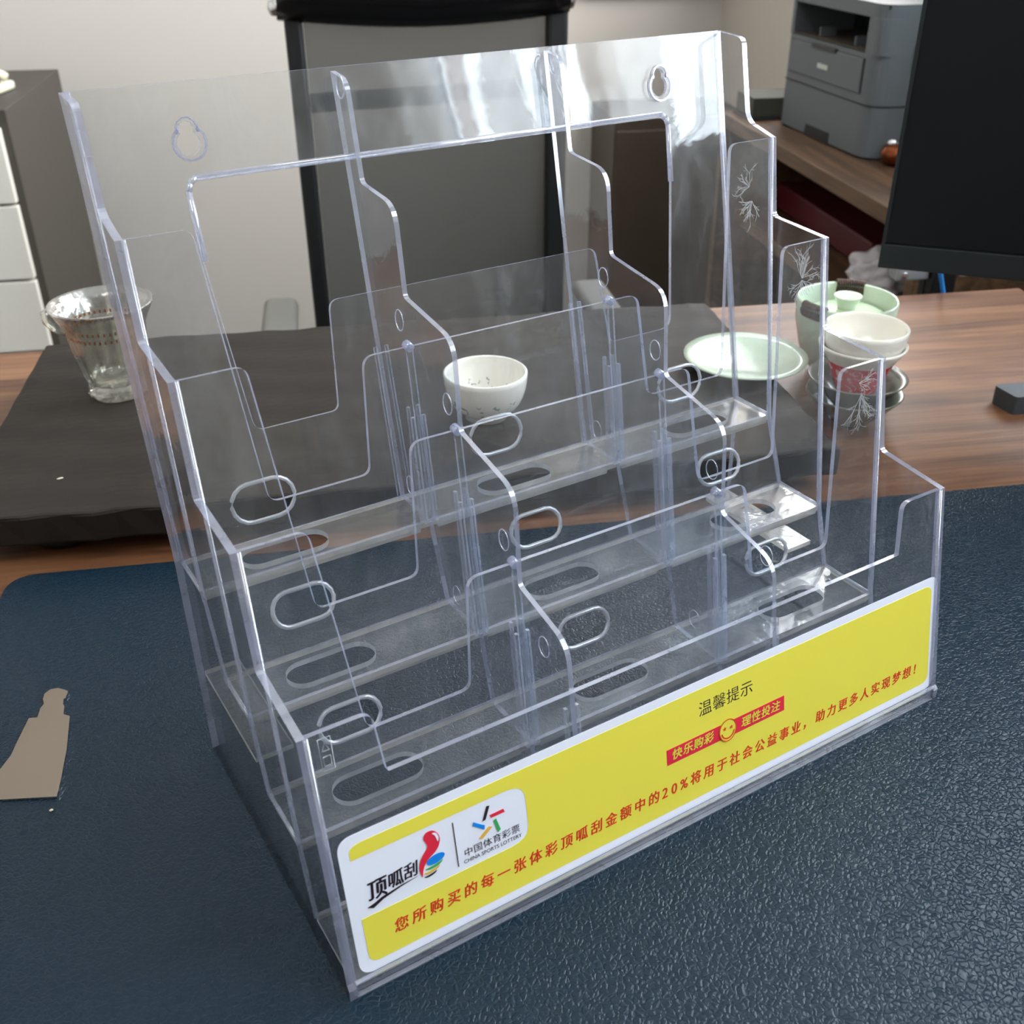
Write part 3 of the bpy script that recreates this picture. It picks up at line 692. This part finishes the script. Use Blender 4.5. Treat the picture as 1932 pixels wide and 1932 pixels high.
# ================================================================== TEA TRAY AND TEA THINGS
# tray: u -.252 .. .375, v .372 .. .694
ty = empty('tea_tray', 'long dark slate tea tray behind the plastic holder', 'tray', .0615, .533, -.002)
bm = bmesh.new(); add_box(bm, (0, 0, .0255), (.627, .322, .023), .0025, 0, None, 2)
bmesh.ops.subdivide_edges(bm, edges=[e for e in bm.edges if e.calc_length() > .1], cuts=40, use_grid_fill=True)
for v in bm.verts:
    v.co += Vector((0, 0, .0004*math.sin(v.co.x*90)+.0004*math.sin(v.co.y*130+v.co.x*30))) + Vector((0, .0012*math.sin(v.co.x*140+v.co.z*300), 0))
bm_obj('slate_slab', bm, ty, [M['slate']])
for sx in (-1, 1):
    for sy in (-1, 1): lathe('foot', [(0, 0), (.020, 0), (.022, .004), (.022, .0145), (0, .0145)], M['black'], ty, 24).location = (sx*.25, sy*.125, 0)
def cupprof(R, h, foot, t=.0022, fh=.005, bulge=.55):
    """open bowl: outside from the foot up, then the inside down"""
    o = [(0, fh*.6), (foot*.86, fh*.6), (foot*.9, 0), (foot, 0), (foot*1.02, fh)]
    n = 12
    for k in range(1, n+1):
        q = k/n; o.append((foot*1.02 + (R-foot*1.02)*(math.sin(q*math.pi/2)**bulge if bulge else q), fh + (h-fh)*q**1.35))
    o.append((R-t*.5, h+t*.35))
    for k in range(n, -1, -1):
        q = k/n; rr = foot*1.02 + (R-foot*1.02)*(math.sin(max(q, .001)*math.pi/2)**bulge if bulge else q)
        o.append((max(rr-t, .001), fh + t + (h-fh-t)*q**1.35))
    o.append((0, fh+t)); return o
ZT = .0352
def thing_lathe(name, label, cat, u, v, z, prof, m, **k):
    e = empty(name, label, cat, u, v, z); lathe(k.pop('part', 'bowl'), prof, m, e, **k); return e
thing_lathe('teacup', 'white teacup with grey flower sketch seen through the holder', 'teacup', .1240, .4725, ZT, cupprof(.0325, .0375, .0165, bulge=.72), M['china_fl'])
# white teacup, red cup and two saucers, stacked at the right of the holder
su, sv = .4375, .4840
thing_lathe('saucer', 'lower grey green saucer under the stacked cups on the desk', 'saucer', su, sv, -.002, [(0, 0), (.013, 0), (.016, .003), (.030, .017), (.0385, .0270), (.0400, .0288), (.0388, .0296), (.030, .0205), (.014, .0075), (0, .006)], M['saucer'])
thing_lathe('saucer', 'upper grey green saucer under the red flowered cup', 'saucer', su+.001, sv+.001, .0110, [(0, 0), (.015, 0), (.017, .004), (.032, .0195), (.0400, .0285), (.0408, .0294), (.0400, .0302), (.030, .0215), (.016, .0095), (0, .0085)], M['saucer'])
e = empty('red_teacup', 'red flower patterned cup holding the white cup above two saucers', 'teacup', su+.001, sv+.001, .0200)
lathe('bowl', [(0, .001), (.0115, .001), (.012, 0), (.0135, 0), (.0140, .004), (.0205, .018), (.0275, .036), (.0310, .0415), (.0345, .0470), (.0350, .0485), (.0335, .0485), (.0290, .0425), (.0250, .0345), (.018, .017), (.0115, .006), (0, .005)], M['redcup'], e)
lathe('lip', [(.0275, .0360), (.0315, .0417), (.0352, .0474), (.0357, .0492), (.0338, .0494), (.0330, .0480), (.0290, .0425)], M['china'], e)
thing_lathe('white_teacup', 'plain white teacup on top of the stack of cups', 'teacup', su+.002, sv+.001, .0500, cupprof(.0338, .0335, .0165, bulge=.62), M['china'])
# celadon pot with sunken lid
pu, pv = .4725, .590
e = empty('lidded_bowl', 'pale green lidded bowl with cord wrapped rim handles behind the cups', 'bowl', pu, pv, -.002)
lathe('bowl', [(0, .002), (.020, .002), (.021, 0), (.024, 0), (.026, .004), (.038, .025), (.0442, .050), (.0450, .0700), (.0438, .0716), (.0425, .0700), (.0415, .0520), (.034, .028), (.022, .010), (0, .009)], M['celadon'], e)
ld = lathe('lid', [(0, .0580), (.0405, .0520), (.0413, .0535), (.0395, .0550), (.030, .0590), (.014, .0615), (0, .062)], M['celadon_in'], e)
lathe('lid_knob', [(0, .061), (.0085, .061), (.0080, .064), (.0118, .0715), (.0126, .0735), (.0112, .0735), (.0060, .0680), (0, .067)], M['celadon'], ld)
for a0 in (62, 205):
    bm = bmesh.new()
    for k in range(13):
        a = math.radians(a0 + 2.7*(k-6)); cx, cy_ = .0440*math.cos(a), .0440*math.sin(a)
        ring = [(cx*(1 + .075*math.cos(t)), cy_*(1 + .075*math.cos(t)), .0670 + .0065*math.sin(t)) for t in [2*math.pi*j/10 for j in range(11)]]
        add_tube(bm, ring, .0011, 5, cap=False)
    bm_obj('cord_wrap', bm, e, [M['wrap']])
# pale green dish on the tray, seen through the clear walls
thing_lathe('green_dish', 'pale green dish lying at the tray end behind the holder', 'dish', .3560, .5290, ZT, [(0, .001), (.022, .001), (.023, 0), (.026, 0), (.028, .003), (.045, .0085), (.0520, .0105), (.0525, .0118), (.045, .0105), (.027, .0055), (0, .0045)], M['celadon'], part='plate')
# fluted glass pitcher
e = empty('glass_pitcher', 'fluted clear glass pitcher with flared rim on the slate tray', 'pitcher', -.1691, .5705, ZT)
lathe('glass_body', [(0, .0010), (.017, .0010), (.021, 0), (.0235, .001), (.0240, .006), (.0215, .010), (.0235, .018), (.0275, .034), (.0300, .052), (.0315, .060), (.0355, .068), (.0400, .0765), (.0405, .0780), (.0392, .0785),
                     (.0345, .0700), (.0300, .0615), (.0280, .052), (.0252, .034), (.0212, .018), (.0185, .011), (0, .010)], M['glass'], e, 96, .035, 12, (.009, .058))
sp_ = bmesh.new(); add_tube(sp_, [(-.028, -.0085, .056), (-.033, -.010, .062), (-.0375, -.011, .0705), (-.0400, -.012, .0770)], [.002, .0055, .0068, .004], 14); bm_obj('spout', sp_, e, [M['glass']], True)
for z, rr in ((.0605, .0292), (.0540, .0288)):
    bm = bmesh.new()
    for k in range(44):
        a = 2*math.pi*k/44; add_box(bm, (rr*math.cos(a), rr*math.sin(a), z), (.0009, .0013, .0026), 0, 0, Matrix.Rotation(a, 4, 'Z'))
    tag(bm_obj('gilt_band', bm, e, [M['gold']]), kind='stuff')

# dark grey gadget at the right edge of the desk
e = empty('dark_block', 'dark grey chamfered plastic block on the walnut desk', 'gadget', .5812, .4997, -.002, math.radians(-2))
bm = bmesh.new(); add_sheet(bm, lambda x, y: (x, y, 0), (0, 0, 1), .0165, rp([(-.0045, -.0035, .002), (.0005, -.0275, .003), (.110, -.025, .004), (.110, .004, .004), (-.0035, .0005, .002)], 3), (), 0, 0)
bmesh.ops.bevel(bm, geom=[ed for ed in bm.edges if len(ed.link_faces) == 2 and ed.calc_face_angle() > .8 and abs(ed.verts[0].co.z-ed.verts[1].co.z) < .001 and ed.verts[0].co.z > .01], offset=.0008, segments=2, affect='EDGES')
bm_obj('block_body', bm, e, [M['gadget']])

# ================================================================== MONITOR
e = empty('monitor', 'large black monitor with thick lower bezel at the right', 'monitor', .4899, .578, -.002, math.radians(-29.0))
TL = Matrix.Rotation(math.radians(-2.2), 4, 'X')
def mbox(name, c, s, m, bev=.001, parent=None):
    b = box(name, (0, 0, 0), s, m, parent or e, bev); b.matrix_local = Matrix.Translation((0, 0, .1028)) @ TL @ Matrix.Translation(c); return b
mbox('monitor_case', (.26, .010, .17), (.52, .018, .34), M['black'], .002)
mbox('screen', (.26, -.0004, .180), (.514, .002, .316), M['screen'], .0003)
mbox('lower_bezel', (.26, -.0012, .0105), (.520, .0045, .021), M['bezel'], .0008)
mbox('side_bezel', (.0016, -.0008, .180), (.0032, .004, .318), M['bezel'], .0005)
mbox('back_bulge', (.26, .034, .15), (.30, .034, .2), M['black'], .006)
box('stand_column', (.27, .028, .075), (.05, .012, .15), M['black'], e, .003)
box('stand_foot', (.27, .010, .004), (.09, .10, .008), M['black'], e, .003)

# ================================================================== SIDE DESK, PRINTER AND WHAT IS ROUND THEM
e = empty('side_desk', 'walnut side desk with open shelf along the window wall', 'desk', .9285, 1.42, ZF)
box('desktop', (0, 0, -ZF-.0125), (.303, .82, .025), M['walnut_dull'], e, .002)
box('shelf', (0.02, 0, -ZF-.20), (.262, .80, .024), M['walnut_dull'], e, .002)
box('back_board', (.143, 0, -ZF-.2), (.014, .80, .38), M['dark'], e, .002)
for sy in (-1, 1): box('end_board', (0, sy*.397, (-ZF-.025)/2), (.298, .024, -ZF-.025), M['walnut_dull'], e, .002)
o = box('red_box', (0, 0, .0), (.14, .44, .050), M['redbox'], None, .004); o.location = W(.975, 1.60, -.162); o.rotation_euler = (0, 0, A); tag(o, 'dark red flat box on the shelf of the side desk', 'box')
bm = bmesh.new(); bmesh.ops.create_icosphere(bm, subdivisions=4, radius=1)
for v in bm.verts:
    n_ = 1 + .13*math.sin(7*v.co.x+3*v.co.z)*math.sin(6*v.co.y+1) + .07*math.sin(15*v.co.z+9*v.co.y)
    v.co = Vector((v.co.x*.048*n_, v.co.y*.055*n_, max(v.co.z, -.72)*.048*n_ + .035))
o = bm_obj('plastic_bag', bm, None, [M['bag']], True); o.location = W(.862, 1.255, -.188); tag(o, 'crumpled white plastic bag on the shelf beside the monitor', 'bag')
# printer: front face runs from (.8464,1.6835) towards (.8644,1.3946)
pa = math.atan2(1.3946-1.6835, .8644-.8464)
e = empty('printer', 'grey laser printer on the side desk beside the monitor', 'printer', .8464, 1.6835, 0.0, pa)
PW, PD, PH = .305, .20, .232
bm = bmesh.new()
fp = rp([(-.012, 0, .012), (.308, 0, .038), (.308, PD, .02), (-.012, PD, .02)], 7)
def fz(z0, z1, m, name, holes=()):
    b = bmesh.new(); add_sheet(b, lambda x, y: (x, y, z0), (0, 0, 1), z1-z0, fp, (), 0, 0); return bm_obj(name, b, e, [m])
fz(.003, .0795, M['printer'], 'paper_tray')
# upper body built round the output opening
b = bmesh.new()
add_sheet(b, lambda x, y: (x, y, .0822), (0, 0, 1), .0735, fp, (), 0, 0)
def front_part(x0, x1, z0, z1, y0=.0, y1=.1): add_box(b, ((x0+x1)/2, (y0+y1)/2, (z0+z1)/2), (x1-x0, y1-y0, z1-z0), .0008)
front_part(-.0118, .0005, .1557, .2085, .002, .12)
add_sheet(b, lambda x, y: (x, y, .1557), (0, 0, 1), .0530, rp([(.2590, .0, .001), (.308, 0, .038), (.308, .12), (.2590, .12)], 7), (), 0, 0)
add_box(b, (.148, .159, .182), (.32, .08, .053), .002)
bm_obj('printer_body', b, e, [M['printer']])
b = bmesh.new(); add_sheet(b, lambda x, y: (x, y, .2087), (0, 0, 1), .020, fp, (), 0, 0); bm_obj('top_cover', b, e, [M['printer']])
box('opening_floor', (.13, .062, .158), (.26, .116, .0012), M['dark'], e, 0)
box('opening_back', (.13, .119, .182), (.262, .002, .052), M['printer_d'], e, 0)
box('opening_roof', (.13, .06, .2080), (.262, .118, .001), M['printer_d'], e, 0)
for x_ in (.074, .197): box('paper_guide', (x_, .03, .166), (.004, .03, .014), M['printer'], e, .0005)
fd = box('front_door', (.1335, -.0012, .1220), (.2560, .0030, .0510), M['printer'], e, .001)
b = bmesh.new()
for (cx, cz, w_, h_) in ((.1335, .1482, .260, .0016), (.1335, .0958, .260, .0016), (.0037, .122, .0014, .052), (.2633, .122, .0014, .052)): add_box(b, (cx, -.0003, cz), (w_, .0016, h_), 0)
bm_obj('door_gap', b, e, [M['printer_d']])
bh = box('door_handle', (.130, -.0028, .1475), (.086, .0045, .0068), M['printer_d'], e, .001)
box('badge', (.1318, -.0031, .1185), (.036, .0008, .0075), M['badge'], e, .0003)
box('tray_gap', (.147, .0, .0808), (.31, .0012, .0018), M['printer_d'], e, 0)
b = bmesh.new(); add_sheet(b, lambda x, z: (x, -.0012, z), (0, 1, 0), .006, rp([(.093, .001), (.181, .001), (.180, .0195, .002), (.094, .0195, .002)]), (), 0, 0); bm_obj('tray_notch', b, e, [M['printer_d']])
box('side_grip', (.3085, .062, .150), (.003, .014, .042), M['printer_m'], e, .001)
box('control_panel', (.262, .028, .2245), (.075, .040, .006), M['printer_d'], e, .001)
e = empty('computer_tower', 'black computer tower standing on the floor in the dark behind the desk', 'computer', .87, .93, ZF)
box('case', (0, 0, .25), (.36, .14, .50), M['black'], e, .004)
box('front_panel', (-.183, 0, .25), (.006, .13, .48), M['blackglossy'], e, .002)
# things by the printer
e = empty('copper_pot', 'small copper pot with bright lid knob beside the printer', 'pot', .905, 1.345, 0.0)
lathe('pot_body', [(0, 0), (.018, 0), (.026, .008), (.028, .020), (.022, .030), (0, .032)], M['copper'], e, 32)
k_ = lathe('lid_knob', [(0, .032), (.007, .033), (.009, .039), (.005, .044), (0, .045)], M['steel'], e, 20); k_.location = (-.012, 0, -.004)
o = box('grey_folder', (0, 0, .018), (.12, .09, .036), M['skirt'], None, .002); o.location = W(.865, 1.775, .004); o.rotation_euler = (0, 0, A); tag(o, 'grey document case at the wall end of the side desk', 'case')
o = box('black_strip', (0, 0, .002), (.13, .10, .004), M['black'], None, .001); o.location = W(.865, 1.772, .0); o.rotation_euler = (0, 0, A); tag(o, 'thin black tray under the grey case on the side desk', 'tray')
# hardware below the monitor, fixed behind the desk edge
e = empty('power_strip', 'silver socket strip with black plug standing behind the far desk edge', 'socket', .660, .82, -.060)
box('strip_body', (0, 0, .076), (.040, .02, .030), M['pale'], e, .002)
for z_ in (.068, .083): box('screw', (-.010, -.0108, z_), (.006, .002, .006), M['steel'], e, .001)
box('slot', (.010, -.0105, .084), (.014, .002, .004), M['black'], e, 0)
box('plug', (.036, -.004, .062), (.030, .026, .040), M['black'], e, .003)
box('strip_shelf', (.080, .0, .066), (.050, .03, .004), M['pale'], e, .001)
box('bracket', (.035, .004, -.10), (.03, .012, .33), M['black'], e, .001)
o = tube('blue_cable', [W(.672, .786, .05), W(.676, .784, .02), W(.685, .782, -.008), W(.700, .783, -.035), W(.722, .786, -.055), W(.735, .788, -.30), W(.735, .79, -.64)], .0026, M['bluecable'], None, 10)
tag(o, 'bright blue cable hanging over the far edge of the desk', 'cable')

# ================================================================== OFFICE CHAIR
e = empty('office_chair', 'black mesh back office chair behind the desk', 'chair', .184, 1.5, ZF)
def cz(z): return z - ZF
lean = [(0, -.045), (.12, -.012), (.30, .0), (.42, .004)]
def post(x, w):
    bm = bmesh.new(); add_box(bm, (x, .0, cz(-.04)), (w, .03, .68), .006); return bm_obj('back_post', bm, e, [M['black']])
post(-.204, .027); post(.198, .033)
bm = bmesh.new(); prev = None; pts = []
for k in range(13):
    q = k/12; pts.append((-.222 + .431*q, 0, cz(.268 - .014*math.sin(math.pi*q))))
add_tube(bm, [(p[0], p[1], p[2]) for p in pts], .052, 16); bm_obj('top_rail', bm, e, [M['blackglossy']])
for x_ in (-.224, .212): lathe('rail_cap', [(0, 0), (.012, .002), (.016, .012), (.014, .022), (0, .026)], M['steel'], e, 20).location = (x_, 0, cz(.222))
b = bmesh.new(); nu, nz_ = 20, 24; g = {}
for i in range(nu+1):
    for j in range(nz_+1):
        x_ = -.190 + .374*i/nu; z_ = cz(-.36) + .60*j/nz_; g[i, j] = b.verts.new((x_, .010*math.sin(math.pi*i/nu), z_))
for i in range(nu):
    for j in range(nz_): b.faces.new((g[i, j], g[i+1, j], g[i+1, j+1], g[i, j+1]))
bm_obj('mesh_back', b, e, [M['meshc']], True)
tube('cross_bar', [(-.19, .03, cz(.093)), (0, .045, cz(.096)), (.19, .03, cz(.108))], .015, M['black'], e, 12)
box('seat', (0, -.16, cz(-.36)), (.42, .40, .06), M['black'], e, .02, None, 4)
for sx in (-1, 1):
    am = box('armrest', (sx*.255-.012, -.16, cz(-.200)), (.055, .19, .028), M['greyarm'], e, .012, None, 4); am.rotation_euler = (.0, 0, 0)
    tube('arm_post', [(sx*.255-.012, -.16, cz(-.20)), (sx*.225, -.15, cz(-.37))], .014, M['black'], am if False else e)
lathe('gas_column', [(0, .05), (.03, .05), (.028, .26), (0, .27)], M['black'], e, 20).location = (0, -.16, 0)
for k in range(5):
    a = 2*math.pi*k/5; x_, y_ = .24*math.cos(a), .24*math.sin(a)
    lg = tube('base_leg', [(0, -.16, .075), (x_, y_-.16, .05)], [.022, .012], M['black'], e)
    b = bmesh.new(); bmesh.ops.create_uvsphere(b, u_segments=16, v_segments=10, radius=.024); w_ = bm_obj('castor', b, lg, [M['black']], True); w_.location = (x_, y_-.16, .024)

# ================================================================== DRAWER CABINET AT THE LEFT, DARK BLOCK STANDING IN FOR WALL SHADE AT THE BACK
cu, cv0, cv1, ct = -.6108, 2.061, 2.600, .0095
e = empty('drawer_cabinet', 'grey cabinet with white drawer fronts against the light wall', 'cabinet', cu-.25, (cv0+cv1)/2, ZF)
box('cabinet_body', (0, .006, (ct-ZF)/2), (.50, cv1-cv0-.012, ct-ZF), M['cab_grey'], e, .002)
zz = [ct-.030, -.172, -.330, -.490, ZF+.02]
for k in range(4):
    dr = box('drawer', (-.004, -(cv1-cv0)/2+.002, (zz[k]+zz[k+1])/2-ZF), (.478, .020, zz[k]-zz[k+1]-.006), M['cab_white'], e, .002)
    tube('handle', [(-.08, -(cv1-cv0)/2-.012, zz[k]-ZF-.03), (.08, -(cv1-cv0)/2-.012, zz[k]-ZF-.03)], .004, M['steel'], dr, 8)
e = empty('tape_dispenser', 'cream plastic dispenser lying on the grey cabinet', 'dispenser', -.735, 2.30, ct, math.radians(-10))
box('dispenser_base', (0, 0, .010), (.17, .08, .018), M['cream'], e, .006)
b = bmesh.new(); add_tube(b, [(-.08, .028, .036), (-.03, .028, .052), (.03, .028, .046), (.075, .028, .026)], [.010, .012, .011, .008], 12); bm_obj('dispenser_arm', b, e, [M['cream']], True)
e = empty('black_bottle', 'small black bottle lying on the cream dispenser', 'bottle', -.700, 2.270, ct+.0325, math.radians(-12))
tube('bottle_body', [(-.055, -.03, .002), (-.045, -.03, .002), (.046, -.03, .002), (.054, -.03, .002)], [.010, .0145, .0145, .011], M['olive'], e, 18)
o = tube('navy_pen', [(0, 0, 0), (.012, 0, .085)], .0055, M['navy'], None, 10); o.location = W(-.780, 2.34, ct+.015); tag(o, 'navy blue pen standing on the cabinet at the picture edge', 'pen')
e = empty('shade_block', 'dark brown block standing in for wall shade between the chair and the corner', 'shade_block', .905, 2.60, ZF)  # brown block added where the back wall falls into shade
box('shade_block_body', (0, 0, .315), (.35, .26, .61), M['dark'], e, .004)
box('shade_block_front', (0, -.134, .31), (.34, .012, .56), M['dark'], e, .002)
